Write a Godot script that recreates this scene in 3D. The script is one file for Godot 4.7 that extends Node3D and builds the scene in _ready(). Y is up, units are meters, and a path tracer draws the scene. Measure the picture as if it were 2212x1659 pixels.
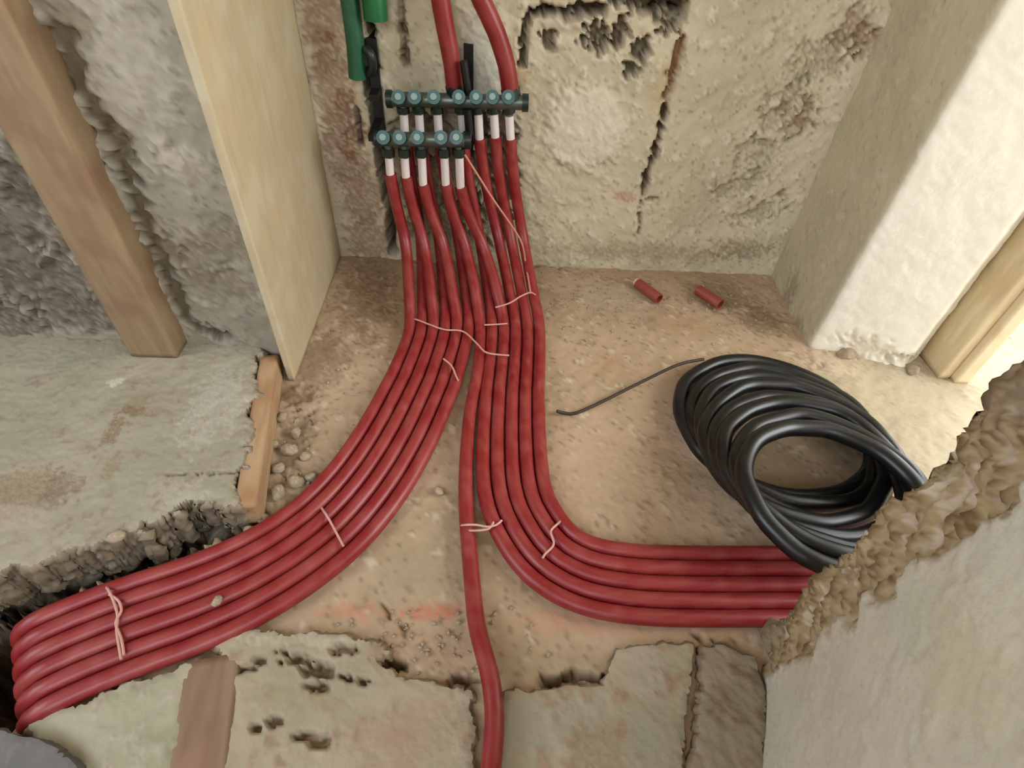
extends Node3D

# ---------------------------------------------------------------- camera facts
const CAM_H := 0.8
const FOCAL := 1238.0
const RX := Vector3(0.998573, -0.034896, -0.040758)

var cam_basis: Basis
var eye := Vector3(0, CAM_H, 0)
var noise_a: FastNoiseLite
var noise_b: FastNoiseLite
var noise_c: FastNoiseLite
var noise_d: FastNoiseLite
var taken := {}
var rough_mat: StandardMaterial3D
var smooth_mat: StandardMaterial3D
var wood_mat: StandardMaterial3D
var pipe_mat: StandardMaterial3D
var white_pipe_mat: StandardMaterial3D
var black_mat: StandardMaterial3D

func cam_ray(px: float, py: float) -> Vector3:
	return Vector3(px - 1106.0, -(py - 829.5), -FOCAL)

func setup_basis():
	var down := cam_ray(1013, 2045).normalized()
	var fw := cam_ray(1100, -430)
	fw = (fw - down * fw.dot(down)).normalized()
	var up := -down
	var back := -fw
	var rt := up.cross(back)
	# rows are the world axes written in camera space
	cam_basis = Basis(Vector3(rt.x, up.x, back.x), Vector3(rt.y, up.y, back.y), Vector3(rt.z, up.z, back.z))

func world_ray(px: float, py: float) -> Vector3:
	return cam_basis * cam_ray(px, py)

# a pixel's ray met with a level surface at height h
func fl(px: float, py: float, h := 0.0) -> Vector3:
	var r := world_ray(px, py)
	return eye + r * ((h - CAM_H) / r.y)

# a pixel's ray met with an upright surface facing the room at depth z
func wz(px: float, py: float, z: float) -> Vector3:
	var r := world_ray(px, py)
	return eye + r * (z / r.z)

# ... facing sideways at x
func wx(px: float, py: float, x: float) -> Vector3:
	var r := world_ray(px, py)
	return eye + r * (x / r.x)

# ---------------------------------------------------------------- small helpers
func col(r: float, g: float, b: float) -> Color:
	return Color(r / 255.0, g / 255.0, b / 255.0).srgb_to_linear()

func numbered(called: String) -> String:
	if not taken.has(called):
		taken[called] = 0
		return called
	taken[called] += 1
	return "%s_%03d" % [called, taken[called]]

func tag(o: Node, label: String, category: String, group := "", kind := ""):
	if label: o.set_meta("label", label)
	if category: o.set_meta("category", category)
	if group: o.set_meta("group", group)
	if kind: o.set_meta("kind", kind)

func thing(called: String, at: Vector3, label: String, category: String, group := "") -> Node3D:
	var o := Node3D.new()
	o.name = numbered(called)
	add_child(o)
	o.position = at
	tag(o, label, category, group)
	return o

func put(mesh: Mesh, called: String, mat: Material, parent: Node = self) -> MeshInstance3D:
	var m := MeshInstance3D.new()
	m.mesh = mesh
	m.name = numbered(called) if parent == self else called
	m.material_override = mat
	parent.add_child(m, true)
	return m

func make_noise(fr: float, sd: int, oct := 3) -> FastNoiseLite:
	var n := FastNoiseLite.new()
	n.noise_type = FastNoiseLite.TYPE_SIMPLEX_SMOOTH
	n.seed = sd
	n.frequency = fr
	n.fractal_octaves = oct
	n.fractal_type = FastNoiseLite.FRACTAL_FBM if oct > 1 else FastNoiseLite.FRACTAL_NONE
	return n

func grain_texture(fr: float, sd: int, strength: float) -> NoiseTexture2D:
	var t := NoiseTexture2D.new()
	t.width = 512
	t.height = 512
	t.seamless = true
	t.as_normal_map = true
	t.bump_strength = strength
	t.noise = make_noise(fr, sd, 4)
	return t

func vertex_mat(rough: float, bump: float, scale := 3.0, fr := 0.03) -> StandardMaterial3D:
	var m := StandardMaterial3D.new()
	m.vertex_color_use_as_albedo = true
	m.roughness = rough
	if bump > 0.0:
		m.normal_enabled = true
		m.normal_texture = grain_texture(fr, 5, bump)
		m.normal_scale = 0.7
		m.uv1_triplanar = true
		m.uv1_world_triplanar = true
		m.uv1_scale = Vector3.ONE * scale
	return m

func flat_mat(c: Color, rough := 0.8, metal := 0.0) -> StandardMaterial3D:
	var m := StandardMaterial3D.new()
	m.albedo_color = c
	m.roughness = rough
	m.metallic = metal
	return m

# ---------------------------------------------------------------- sheets: relief surfaces with real thickness
class Sheet:
	var nu: int
	var nv: int
	var st: float
	var bp: PackedVector3Array
	var bn: PackedVector3Array
	var v: Vector3
	var h: PackedFloat32Array
	var c: PackedColorArray

	func spot(i: int, j: int) -> Vector3:
		return bp[i] + v * (j * st) + bn[i] * h[i * nv + j]

	# column and row nearest to a world point
	func find(p: Vector3) -> Vector2:
		var best := 1e9
		var bi := 0
		for i in nu:
			var d := p - bp[i]
			d -= v * d.dot(v)
			var l := d.length_squared()
			if l < best:
				best = l
				bi = i
		return Vector2(bi, (p - bp[bi]).dot(v) / st)

func sheet(plan: Array, v: Vector3, lv: float, st: float, flip := false, round_steps := 0) -> Sheet:
	var pts := plan.duplicate()
	for k in round_steps:
		var q := [pts[0]]
		for i in range(1, pts.size() - 1):
			q.append(pts[i].lerp(pts[i - 1], 0.25))
			q.append(pts[i].lerp(pts[i + 1], 0.25))
		q.append(pts[-1])
		pts = q
	var s := Sheet.new()
	s.st = st
	s.v = v
	s.nv = int(lv / st) + 1
	var out := PackedVector3Array()
	var total := 0.0
	for i in range(1, pts.size()): total += pts[i].distance_to(pts[i - 1])
	var n := int(total / st) + 1
	var seg := 1
	var acc := 0.0
	for k in n:
		var d := total * k / float(n - 1)
		while seg < pts.size() - 1 and acc + pts[seg].distance_to(pts[seg - 1]) < d:
			acc += pts[seg].distance_to(pts[seg - 1])
			seg += 1
		var sl: float = pts[seg].distance_to(pts[seg - 1])
		out.append(pts[seg - 1].lerp(pts[seg], (d - acc) / sl))
	s.bp = out
	s.nu = n
	for i in n:
		var t := (out[min(i + 1, n - 1)] - out[max(i - 1, 0)]).normalized()
		var nn := t.cross(v).normalized()
		s.bn.append(-nn if flip else nn)
	s.h.resize(n * s.nv)
	s.c.resize(n * s.nv)
	return s

# ground colour and unevenness from three sizes of noise; pal = [main, second, patch, speck]
func paint(s: Sheet, pal: Array, relief: float, shift := Vector3.ZERO, patch_at := 0.2, speck_at := 0.42):
	var c0: Color = pal[0]
	var c1: Color = pal[1]
	var c2: Color = pal[2]
	var c3: Color = pal[3]
	for i in s.nu:
		for j in s.nv:
			var p := s.bp[i] + s.v * (j * s.st) + shift
			var a := noise_a.get_noise_3dv(p)
			var b := noise_b.get_noise_3dv(p)
			var f := noise_c.get_noise_3dv(p)
			var k := i * s.nv + j
			s.h[k] += relief * (a * 1.2 + b * 0.7 + f * 0.35)
			var cc := c0.lerp(c1, clampf(0.5 + a * 1.1 + b * 0.6, 0.0, 1.0))
			cc = cc.lerp(c2, smoothstep(patch_at, patch_at + 0.22, b + f * 0.3))
			cc = cc.lerp(c3, 0.7 * smoothstep(speck_at, speck_at + 0.15, f + b * 0.25))
			s.c[k] = cc

# one patch of other matter: stain, missing plaster, hole
func mark(s: Sheet, p: Vector3, ru: float, rv: float, c: Color, strength: float, depth := 0.0, ang := 0.0, ragged := 0.45):
	var uv := s.find(p)
	var m: float = max(ru, rv) * 1.6 / s.st
	var ca := cos(ang)
	var sa := sin(ang)
	for i in range(max(0, int(uv.x - m)), min(s.nu, int(uv.x + m) + 1)):
		for j in range(max(0, int(uv.y - m)), min(s.nv, int(uv.y + m) + 1)):
			var du := (i - uv.x) * s.st
			var dv := (j - uv.y) * s.st
			var x := (du * ca + dv * sa) / ru
			var y := (-du * sa + dv * ca) / rv
			var d := sqrt(x * x + y * y)
			if d > 1.6: continue
			var q := s.bp[i] + s.v * (j * s.st)
			d += ragged * (noise_c.get_noise_3dv(q) * 1.2 + noise_b.get_noise_3dv(q))
			var w := smoothstep(1.0, 0.7, d)
			if w <= 0.0: continue
			var k := i * s.nv + j
			s.h[k] += depth * w
			var grain := clampf(0.8 + noise_d.get_noise_3dv(q) * 0.7, 0.0, 1.0)
			s.c[k] = s.c[k].lerp(c, strength * w * grain)

func crack(s: Sheet, pts: Array, width: float, depth: float, c: Color, strength := 0.9, wander := 0.006):
	for e in range(1, pts.size()):
		var a := s.find(pts[e - 1])
		var b := s.find(pts[e])
		var m := (width + wander) * 1.5 / s.st + 2.0
		for i in range(max(0, int(min(a.x, b.x) - m)), min(s.nu, int(max(a.x, b.x) + m) + 1)):
			for j in range(max(0, int(min(a.y, b.y) - m)), min(s.nv, int(max(a.y, b.y) + m) + 1)):
				var q := s.bp[i] + s.v * (j * s.st)
				var w2 := Vector2(i + wander / s.st * 2.0 * noise_b.get_noise_3dv(q * 2.0), j + wander / s.st * 2.0 * noise_b.get_noise_3dv(q * 2.0 + Vector3(9, 3, 1)))
				var ab := b - a
				var t := clampf((w2 - a).dot(ab) / max(ab.length_squared(), 0.001), 0.0, 1.0)
				var d := (w2 - a - ab * t).length() * s.st
				var wd := width * (0.5 + 0.5 * noise_b.get_noise_3dv(q * 1.2))
				var w := smoothstep(wd, wd * 0.45, d)
				if w <= 0.0: continue
				var k := i * s.nv + j
				s.h[k] = min(s.h[k], lerpf(s.h[k], -depth, w))
				s.c[k] = s.c[k].lerp(c, strength * w)

func commit(s: Sheet, thick: float) -> ArrayMesh:
	var nu := s.nu
	var nv := s.nv
	var pos := PackedVector3Array()
	var nor := PackedVector3Array()
	var cols := PackedColorArray()
	var idx := PackedInt32Array()
	pos.resize(nu * nv)
	nor.resize(nu * nv)
	for i in nu:
		for j in nv:
			pos[i * nv + j] = s.spot(i, j)
	var flipped := (s.bp[1] - s.bp[0]).cross(s.v).dot(s.bn[0]) < 0.0
	for i in nu:
		for j in nv:
			var du := pos[min(i + 1, nu - 1) * nv + j] - pos[max(i - 1, 0) * nv + j]
			var dv := pos[i * nv + min(j + 1, nv - 1)] - pos[i * nv + max(j - 1, 0)]
			var n := du.cross(dv).normalized()
			nor[i * nv + j] = -n if flipped else n
	cols.append_array(s.c)
	for i in nu - 1:
		for j in nv - 1:
			var a := i * nv + j
			if flipped: idx.append_array([a, a + nv, a + 1, a + 1, a + nv, a + nv + 1])
			else: idx.append_array([a, a + 1, a + nv, a + 1, a + nv + 1, a + nv])
	if thick > 0.0:
		# sides and back
		var rim := []
		for i in nu: rim.append(i * nv)
		for j in range(1, nv): rim.append((nu - 1) * nv + j)
		for i in range(nu - 2, -1, -1): rim.append(i * nv + nv - 1)
		for j in range(nv - 2, 0, -1): rim.append(j)
		var first := pos.size()
		var mid := Vector3.ZERO
		for k in rim:
			mid += pos[k] / rim.size()
		for k in rim:
			var b: Vector3 = s.bn[k / nv]
			var under: Vector3 = s.bp[k / nv] + s.v * ((k % nv) * s.st) - b * thick
			var side: Vector3 = (pos[k] - mid).normalized()
			pos.append(pos[k]); nor.append(side); cols.append(s.c[k])
			pos.append(under); nor.append(side); cols.append(s.c[k])
		var m := rim.size()
		for k in m:
			var a := first + k * 2
			var b := first + ((k + 1) % m) * 2
			idx.append_array([a, b, a + 1, b, b + 1, a + 1])
		var bc := pos.size()
		pos.append(mid - s.bn[nu / 2] * thick); nor.append(-s.bn[nu / 2]); cols.append(s.c[0])
		for k in m:
			idx.append_array([bc, first + k * 2 + 1, first + ((k + 1) % m) * 2 + 1])
	return array_mesh(pos, nor, cols, idx)

func array_mesh(pos: PackedVector3Array, nor: PackedVector3Array, cols: PackedColorArray, idx: PackedInt32Array) -> ArrayMesh:
	var arr := []
	arr.resize(Mesh.ARRAY_MAX)
	arr[Mesh.ARRAY_VERTEX] = pos
	arr[Mesh.ARRAY_NORMAL] = nor
	if cols.size(): arr[Mesh.ARRAY_COLOR] = cols
	arr[Mesh.ARRAY_INDEX] = idx
	var m := ArrayMesh.new()
	m.add_surface_from_arrays(Mesh.PRIMITIVE_TRIANGLES, arr)
	return m

# ---------------------------------------------------------------- broken slabs: an outline in plan with a ragged, rounded edge
func poly_dist(p: Vector2, poly: PackedVector2Array) -> float:
	var best := 1e9
	var inside := false
	var n := poly.size()
	for i in n:
		var a := poly[i]
		var b := poly[(i + 1) % n]
		var ab := b - a
		var t := clampf((p - a).dot(ab) / ab.length_squared(), 0.0, 1.0)
		best = min(best, (p - a - ab * t).length())
		if (a.y > p.y) != (b.y > p.y) and p.x < (b.x - a.x) * (p.y - a.y) / (b.y - a.y) + a.x:
			inside = not inside
	return best if inside else -best

# pits = [[world point, radius, depth], ...]; marks = [[world point, ru, rv, colour, strength], ...]
func slab_mesh(outline: Array, y_bot: float, y_top: float, edge: float, jitter: float, relief: float, pal: Array, rim: Color, st := 0.004, pits := [], marks := []) -> ArrayMesh:
	var poly := PackedVector2Array()
	var lo := Vector2(1e9, 1e9)
	var hi := -lo
	for p in outline:
		var q := Vector2(p.x, p.z)
		poly.append(q)
		lo = lo.min(q)
		hi = hi.max(q)
	lo -= Vector2.ONE * (jitter + edge + st * 2)
	hi += Vector2.ONE * (jitter + edge + st * 2)
	var nx := int((hi.x - lo.x) / st) + 2
	var nz := int((hi.y - lo.y) / st) + 2
	var ids := PackedInt32Array()
	ids.resize(nx * nz)
	ids.fill(-1)
	var sd := PackedFloat32Array()
	sd.resize(nx * nz)
	for i in nx:
		for j in nz:
			var p := lo + Vector2(i, j) * st
			var q := Vector3(p.x, y_top, p.y)
			sd[i * nz + j] = poly_dist(p, poly) + jitter * (noise_b.get_noise_3dv(q) * 1.4 + noise_b.get_noise_3dv(q * 2.0 + Vector3.ONE) * 0.5)
	var pos := PackedVector3Array()
	var cols := PackedColorArray()
	var outs := PackedVector3Array()
	for i in nx:
		for j in nz:
			var d := sd[i * nz + j]
			if d < -0.5 * st: continue
			var p := lo + Vector2(i, j) * st
			# slope of the distance field: which way is inward
			var g := Vector2(sd[mini(i + 1, nx - 1) * nz + j] - sd[maxi(i - 1, 0) * nz + j], sd[i * nz + mini(j + 1, nz - 1)] - sd[i * nz + maxi(j - 1, 0)])
			g = g.normalized()
			if d < 0.8 * st: p -= g * d
			var q := Vector3(p.x, y_top, p.y)
			var a := noise_a.get_noise_3dv(q)
			var b := noise_b.get_noise_3dv(q)
			var f := noise_c.get_noise_3dv(q)
			var y := y_top + relief * (a + b * 0.7 + f * 0.4) - edge * 0.35 * smoothstep(edge, 0.0, d)
			var cc: Color = pal[0].lerp(pal[1], clampf(0.5 + a * 1.2 + b * 0.6, 0, 1))
			cc = cc.lerp(pal[2], smoothstep(0.2, 0.42, b + f * 0.3))
			cc = cc.lerp(pal[3], 0.4 * smoothstep(0.4, 0.65, b + f * 0.5))
			for m in marks:
				var e := Vector2((p.x - m[0].x) / m[1], (p.y - m[0].z) / m[2]).length()
				if e < 1.7:
					e += 0.45 * (f * 1.2 + b)
					cc = cc.lerp(m[3], m[4] * smoothstep(1.0, 0.7, e) * clampf(0.8 + noise_d.get_noise_3dv(q) * 0.7, 0, 1))
			for m in pits:
				var e: float = Vector2((p.x - m[0].x) / m[1], (p.y - m[0].z) / (m[1] * m[3])).length() + 0.7 * (f + b)
				var pw := smoothstep(1.0, 0.6, e)
				y = max(y_bot, y - m[2] * pw)
				cc = cc.lerp(rim, 0.7 * pw)
			ids[i * nz + j] = pos.size()
			pos.append(Vector3(p.x, y, p.y))
			cols.append(cc)
			outs.append(Vector3(-g.x, 0, -g.y))
	var idx := PackedInt32Array()
	var good := PackedByteArray()
	good.resize(nx * nz)
	for i in nx - 1:
		for j in nz - 1:
			var a := ids[i * nz + j]
			var b := ids[(i + 1) * nz + j]
			var c := ids[(i + 1) * nz + j + 1]
			var d := ids[i * nz + j + 1]
			if a < 0 or b < 0 or c < 0 or d < 0: continue
			good[i * nz + j] = 1
			idx.append_array([a, b, c, a, c, d])
	# broken side faces below every open edge of the top
	var levels: int = maxi(3, int((y_top - y_bot) / 0.006))
	var chain := {}
	for i in nx:
		for j in nz:
			for way in 2:
				var i2 := i + 1 if way == 0 else i
				var j2 := j + 1 if way == 1 else j
				if i2 >= nx or j2 >= nz: continue
				var ga := good[i * nz + j] == 1
				var gb := (good[i * nz + j - 1] == 1 if j > 0 else false) if way == 0 else (good[(i - 1) * nz + j] == 1 if i > 0 else false)
				if ga == gb: continue
				var va := ids[i * nz + j]
				var vb := ids[i2 * nz + j2]
				for v in [va, vb]:
					if chain.has(v): continue
					chain[v] = pos.size()
					for k in levels + 1:
						var t := k / float(levels)
						var q := Vector3(pos[v].x, lerpf(pos[v].y, y_bot, t), pos[v].z)
						var b := noise_b.get_noise_3dv(q)
						var f := noise_c.get_noise_3dv(q)
						var push := 0.0 if k == 0 else (0.5 * edge + edge * (0.9 * b + 0.5 * f))
						pos.append(q + outs[v] * push)
						var cc := rim.lerp(pal[3], clampf(0.3 + b * 0.9, 0.0, 0.8)).lerp(pal[1], smoothstep(0.15, 0.4, f - b * 0.5) * 0.5)
						cols.append(cc if k > 0 else cols[v].lerp(cc, 0.4))
				var ca: int = chain[va]
				var cb: int = chain[vb]
				var turn := (way == 0) == ga
				for k in levels:
					if turn: idx.append_array([ca + k, ca + k + 1, cb + k, cb + k, ca + k + 1, cb + k + 1])
					else: idx.append_array([ca + k, cb + k, ca + k + 1, cb + k, cb + k + 1, ca + k + 1])
	var nor := PackedVector3Array()
	nor.resize(pos.size())
	for k in range(0, idx.size(), 3):
		var n := (pos[idx[k + 2]] - pos[idx[k]]).cross(pos[idx[k + 1]] - pos[idx[k]])
		for e in 3: nor[idx[k + e]] += n
	for i in nor.size():
		nor[i] = nor[i].normalized() if nor[i].length_squared() > 0 else Vector3.UP
	return array_mesh(pos, nor, cols, idx)

# ---------------------------------------------------------------- tubes
func smooth_path(pts: Array, step: float) -> PackedVector3Array:
	var out := PackedVector3Array()
	var n := pts.size()
	for i in n - 1:
		var p0: Vector3 = pts[max(i - 1, 0)]
		var p1: Vector3 = pts[i]
		var p2: Vector3 = pts[i + 1]
		var p3: Vector3 = pts[min(i + 2, n - 1)]
		var l := p1.distance_to(p2)
		var k: int = max(1, int(l / step))
		for q in k:
			out.append(p1.cubic_interpolate(p2, p0, p3, q / float(k)))
	out.append(pts[n - 1])
	return out

func tube(path: PackedVector3Array, r: float, sides: int, c0: Color, c1: Color, wobble := 0.0) -> ArrayMesh:
	var pos := PackedVector3Array()
	var nor := PackedVector3Array()
	var cols := PackedColorArray()
	var idx := PackedInt32Array()
	var n := path.size()
	var t := (path[1] - path[0]).normalized()
	var a := t.cross(Vector3(0.31, 0.9, 0.2)).normalized()
	for i in n:
		var tt := (path[min(i + 1, n - 1)] - path[max(i - 1, 0)]).normalized()
		a = (a - tt * a.dot(tt)).normalized()
		var b := tt.cross(a)
		var rr := r * (1.0 + wobble * noise_b.get_noise_3dv(path[i]))
		for k in sides:
			var th := TAU * k / sides
			var d := a * cos(th) + b * sin(th)
			var p := path[i] + d * rr
			pos.append(p)
			nor.append(d)
			var w := clampf(0.28 + noise_b.get_noise_3dv(p) * 0.8 + noise_c.get_noise_3dv(p) * 0.5, 0.0, 1.0)
			cols.append(c0.lerp(c1, w))
	for i in n - 1:
		for k in sides:
			var p := i * sides + k
			var q := i * sides + (k + 1) % sides
			idx.append_array([p, p + sides, q, q, p + sides, q + sides])
	for e in [0, n - 1]:
		var ci := pos.size()
		var dir := (path[0] - path[1]).normalized() if e == 0 else (path[n - 1] - path[n - 2]).normalized()
		pos.append(path[e]); nor.append(dir); cols.append(c0)
		for k in sides:
			pos.append(pos[e * sides + k]); nor.append(dir); cols.append(c0)
		for k in sides:
			var p := ci + 1 + k
			var q := ci + 1 + (k + 1) % sides
			if e == 0: idx.append_array([ci, p, q])
			else: idx.append_array([ci, q, p])
	return array_mesh(pos, nor, cols, idx)

# a short open length of pipe with a wall and a bore
func hollow_tube(a: Vector3, b: Vector3, r: float, bore: float, c0: Color, c1: Color) -> ArrayMesh:
	var pos := PackedVector3Array()
	var nor := PackedVector3Array()
	var cols := PackedColorArray()
	var idx := PackedInt32Array()
	var t := (b - a).normalized()
	var u := t.cross(Vector3(0.2, 0.9, 0.1)).normalized()
	var w := t.cross(u)
	var n := 18
	# outer wall, end ring, bore, end ring as one closed profile
	var prof := [[a, r, 1.0, 0.0], [b, r, 1.0, 0.0], [b, r, 0.0, 1.0], [b, bore, 0.0, 1.0], [b, bore, -1.0, 0.0], [a, bore, -1.0, 0.0], [a, bore, 0.0, -1.0], [a, r, 0.0, -1.0]]
	for q in prof:
		for k in n:
			var d := u * cos(TAU * k / n) + w * sin(TAU * k / n)
			var p: Vector3 = q[0] + d * q[1]
			pos.append(p)
			nor.append((d * q[2] + t * q[3]).normalized())
			cols.append(c0.lerp(c1, clampf(0.4 + noise_b.get_noise_3dv(p), 0.0, 1.0)))
	for e in [0, 2, 4, 6]:
		for k in n:
			var p: int = e * n + k
			var q: int = e * n + (k + 1) % n
			idx.append_array([p, p + n, q, q, p + n, q + n])
	return array_mesh(pos, nor, cols, idx)

func rod(a: Vector3, b: Vector3, r: float, sides: int, c: Color) -> ArrayMesh:
	return tube(PackedVector3Array([a, a.lerp(b, 0.5), b]), r, sides, c, c)

# bevelled box between two corners, with grain running along an axis in its colour
func plank_mesh(lo: Vector3, hi: Vector3, bevel: float, axis: int, c0: Color, c1: Color, c2: Color, sd := 0.0) -> ArrayMesh:
	var pos := PackedVector3Array()
	var nor := PackedVector3Array()
	var cols := PackedColorArray()
	var idx := PackedInt32Array()
	var ctr := (lo + hi) * 0.5
	var half := (hi - lo) * 0.5
	for f in 6:
		var ax := f / 2
		var sg := 1.0 if f % 2 == 0 else -1.0
		var u := (ax + 1) % 3
		var w := (ax + 2) % 3
		var nu: int = clampi(int(half[u] * 2 / 0.006), 4, 260) if u != axis else clampi(int(half[u] * 2 / 0.012), 4, 200)
		var nw: int = clampi(int(half[w] * 2 / 0.006), 4, 260) if w != axis else clampi(int(half[w] * 2 / 0.012), 4, 200)
		var first := pos.size()
		for i in nu + 1:
			for j in nw + 1:
				var p := Vector3.ZERO
				p[ax] = half[ax] * sg
				p[u] = lerpf(-half[u], half[u], i / float(nu))
				p[w] = lerpf(-half[w], half[w], j / float(nw))
				var inner := p.clamp(-half + Vector3.ONE * bevel, half - Vector3.ONE * bevel)
				var d := p - inner
				var n := Vector3.ZERO
				n[ax] = sg
				if d.length() > 1e-6:
					n = d.normalized()
					p = inner + n * bevel
				var g := p + ctr + Vector3.ONE * sd
				g[axis] *= 0.06
				var along := p + ctr
				var a := noise_c.get_noise_3dv(g * 1.6)
				var b := noise_b.get_noise_3dv(g * 1.3)
				var k := noise_a.get_noise_3dv(along * 1.5 + Vector3.ONE * sd)
				var cc := c0.lerp(c1, clampf(0.5 + a * 0.9 + b * 0.6, 0, 1))
				cc = cc.lerp(c2, smoothstep(0.1, 0.5, k + b * 0.5) * 0.7)
				pos.append(p + ctr)
				nor.append(n)
				cols.append(cc)
		for i in nu:
			for j in nw:
				var a := first + i * (nw + 1) + j
				var b := a + nw + 1
				if sg > 0: idx.append_array([a, a + 1, b, a + 1, b + 1, b])
				else: idx.append_array([a, b, a + 1, a + 1, b, b + 1])
	return array_mesh(pos, nor, cols, idx)

func box_mesh(lo: Vector3, hi: Vector3) -> ArrayMesh:
	var st := SurfaceTool.new()
	var b := BoxMesh.new()
	b.size = hi - lo
	st.append_from(b, 0, Transform3D(Basis(), (lo + hi) * 0.5))
	return st.commit()

func stone_mesh(sd: int, c0: Color, c1: Color, c2: Color) -> ArrayMesh:
	var rng := RandomNumberGenerator.new()
	rng.seed = sd
	var pos := PackedVector3Array()
	var cols := PackedColorArray()
	var idx := PackedInt32Array()
	var cuts := []
	for k in 9:
		cuts.append([Vector3(rng.randfn(), rng.randfn(), rng.randfn()).normalized(), rng.randf_range(0.6, 0.95)])
	var nr := 9
	var ns := 14
	for i in nr + 1:
		for j in ns:
			var th := PI * i / nr
			var ph := TAU * j / ns
			var d := Vector3(sin(th) * cos(ph), cos(th), sin(th) * sin(ph))
			var r := 1.0
			for q in cuts:
				var e: float = d.dot(q[0])
				if e > 0.05: r = min(r, q[1] / e)
			r *= 1.0 + 0.12 * noise_a.get_noise_3dv(d * 0.4 + Vector3.ONE * sd)
			pos.append(d * r * Vector3(1.0, 0.75, 0.85))
			cols.append(c0.lerp(c1, clampf(0.5 + noise_b.get_noise_3dv(d * 0.09 + Vector3.ONE * sd), 0, 1)).lerp(c2, smoothstep(0.1, 0.4, noise_a.get_noise_3dv(d * 0.3 - Vector3.ONE * sd))))
	for i in nr:
		for j in ns:
			var a := i * ns + j
			var b := i * ns + (j + 1) % ns
			idx.append_array([a, a + ns, b, b, a + ns, b + ns])
	var nor := PackedVector3Array()
	nor.resize(pos.size())
	for k in range(0, idx.size(), 3):
		var n := (pos[idx[k + 1]] - pos[idx[k]]).cross(pos[idx[k + 2]] - pos[idx[k]])
		if n.dot(pos[idx[k]]) < 0: n = -n
		for e in 3: nor[idx[k + e]] += n
	for k in nor.size(): nor[k] = nor[k].normalized()
	return array_mesh(pos, nor, cols, idx)

# ---------------------------------------------------------------- the scene
func _ready():
	setup_basis()
	set_camera_and_light()
	noise_a = make_noise(6.0, 11, 3)
	noise_b = make_noise(26.0, 23, 3)
	noise_c = make_noise(80.0, 37, 2)
	noise_d = make_noise(210.0, 41, 1)
	rough_mat = vertex_mat(0.95, 2.5, 4.0)
	smooth_mat = vertex_mat(0.85, 2.0, 3.0)
	wood_mat = vertex_mat(0.75, 0.0)
	pipe_mat = vertex_mat(0.42, 0.0)
	white_pipe_mat = flat_mat(Color(0.86, 0.82, 0.80), 0.45)
	black_mat = vertex_mat(0.36, 0.0)
	build_floor()
	build_back_wall()
	build_right_wall()
	build_left_side()
	build_partition()
	build_shell()
	build_slabs()
	build_pipes()
	build_manifold()
	build_coil()
	build_small_things()
	build_rubble()

func area(at: Vector3, towards: Vector3, size: Vector2, energy: float, c: Color):
	var l := AreaLight3D.new()
	l.name = numbered("day_and_fill_light")
	l.area_size = size
	l.light_energy = energy
	l.light_color = c
	l.area_range = 12.0
	l.shadow_enabled = true
	add_child(l)
	l.look_at_from_position(at, towards, Vector3.UP if abs((towards - at).normalized().y) < 0.95 else Vector3.RIGHT)

func set_camera_and_light():
	var cam := Camera3D.new()
	cam.name = "camera"
	cam.fov = rad_to_deg(2.0 * atan(829.5 / FOCAL))
	cam.near = 0.02
	cam.transform = Transform3D(cam_basis, eye)
	add_child(cam)
	cam.current = true
	var we := WorldEnvironment.new()
	we.name = "world_environment"
	var env := Environment.new()
	env.tonemap_mode = Environment.TONE_MAPPER_LINEAR
	env.tonemap_exposure = 0.72
	env.background_mode = Environment.BG_SKY
	var sky := Sky.new()
	var sm := ProceduralSkyMaterial.new()
	sm.sky_top_color = Color(0.80, 0.84, 0.90)
	sm.sky_horizon_color = Color(0.95, 0.94, 0.92)
	sm.ground_horizon_color = Color(0.90, 0.88, 0.84)
	sm.ground_bottom_color = Color(0.7, 0.68, 0.64)
	sm.sky_energy_multiplier = 3.0
	sm.ground_energy_multiplier = 2.0
	sky.sky_material = sm
	env.sky = sky
	env.sdfgi_enabled = true
	env.ssao_enabled = true
	env.ssil_enabled = true
	we.environment = env
	add_child(we)
	# daylight standing in the openings: the window of the right side wall, the doorway in the front wall; the left and rear ones are added as fill
	area(Vector3(2.08, 1.35, -0.25), Vector3(0.3, 0.2, -0.75), Vector2(1.3, 1.3), 4.6, Color(1.0, 0.985, 0.94))
	area(Vector3(-1.72, 1.5, 0.35), Vector3(0.3, 0.3, -0.3), Vector2(1.2, 1.2), 1.25, Color(0.97, 0.985, 1.0))  # added fill for the partition face; its left window is unseen
	area(Vector3(0.1, 1.75, 1.52), Vector3(0.0, 0.2, -0.9), Vector2(1.7, 1.0), 1.5, Color(0.98, 0.985, 1.0))  # added soft fill through an unseen rear opening
	area(Vector3(1.42, 1.0, -0.98), Vector3(1.1, 0.0, 0.0), Vector2(0.7, 1.8), 0.7, Color(1.0, 0.98, 0.94))

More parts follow.
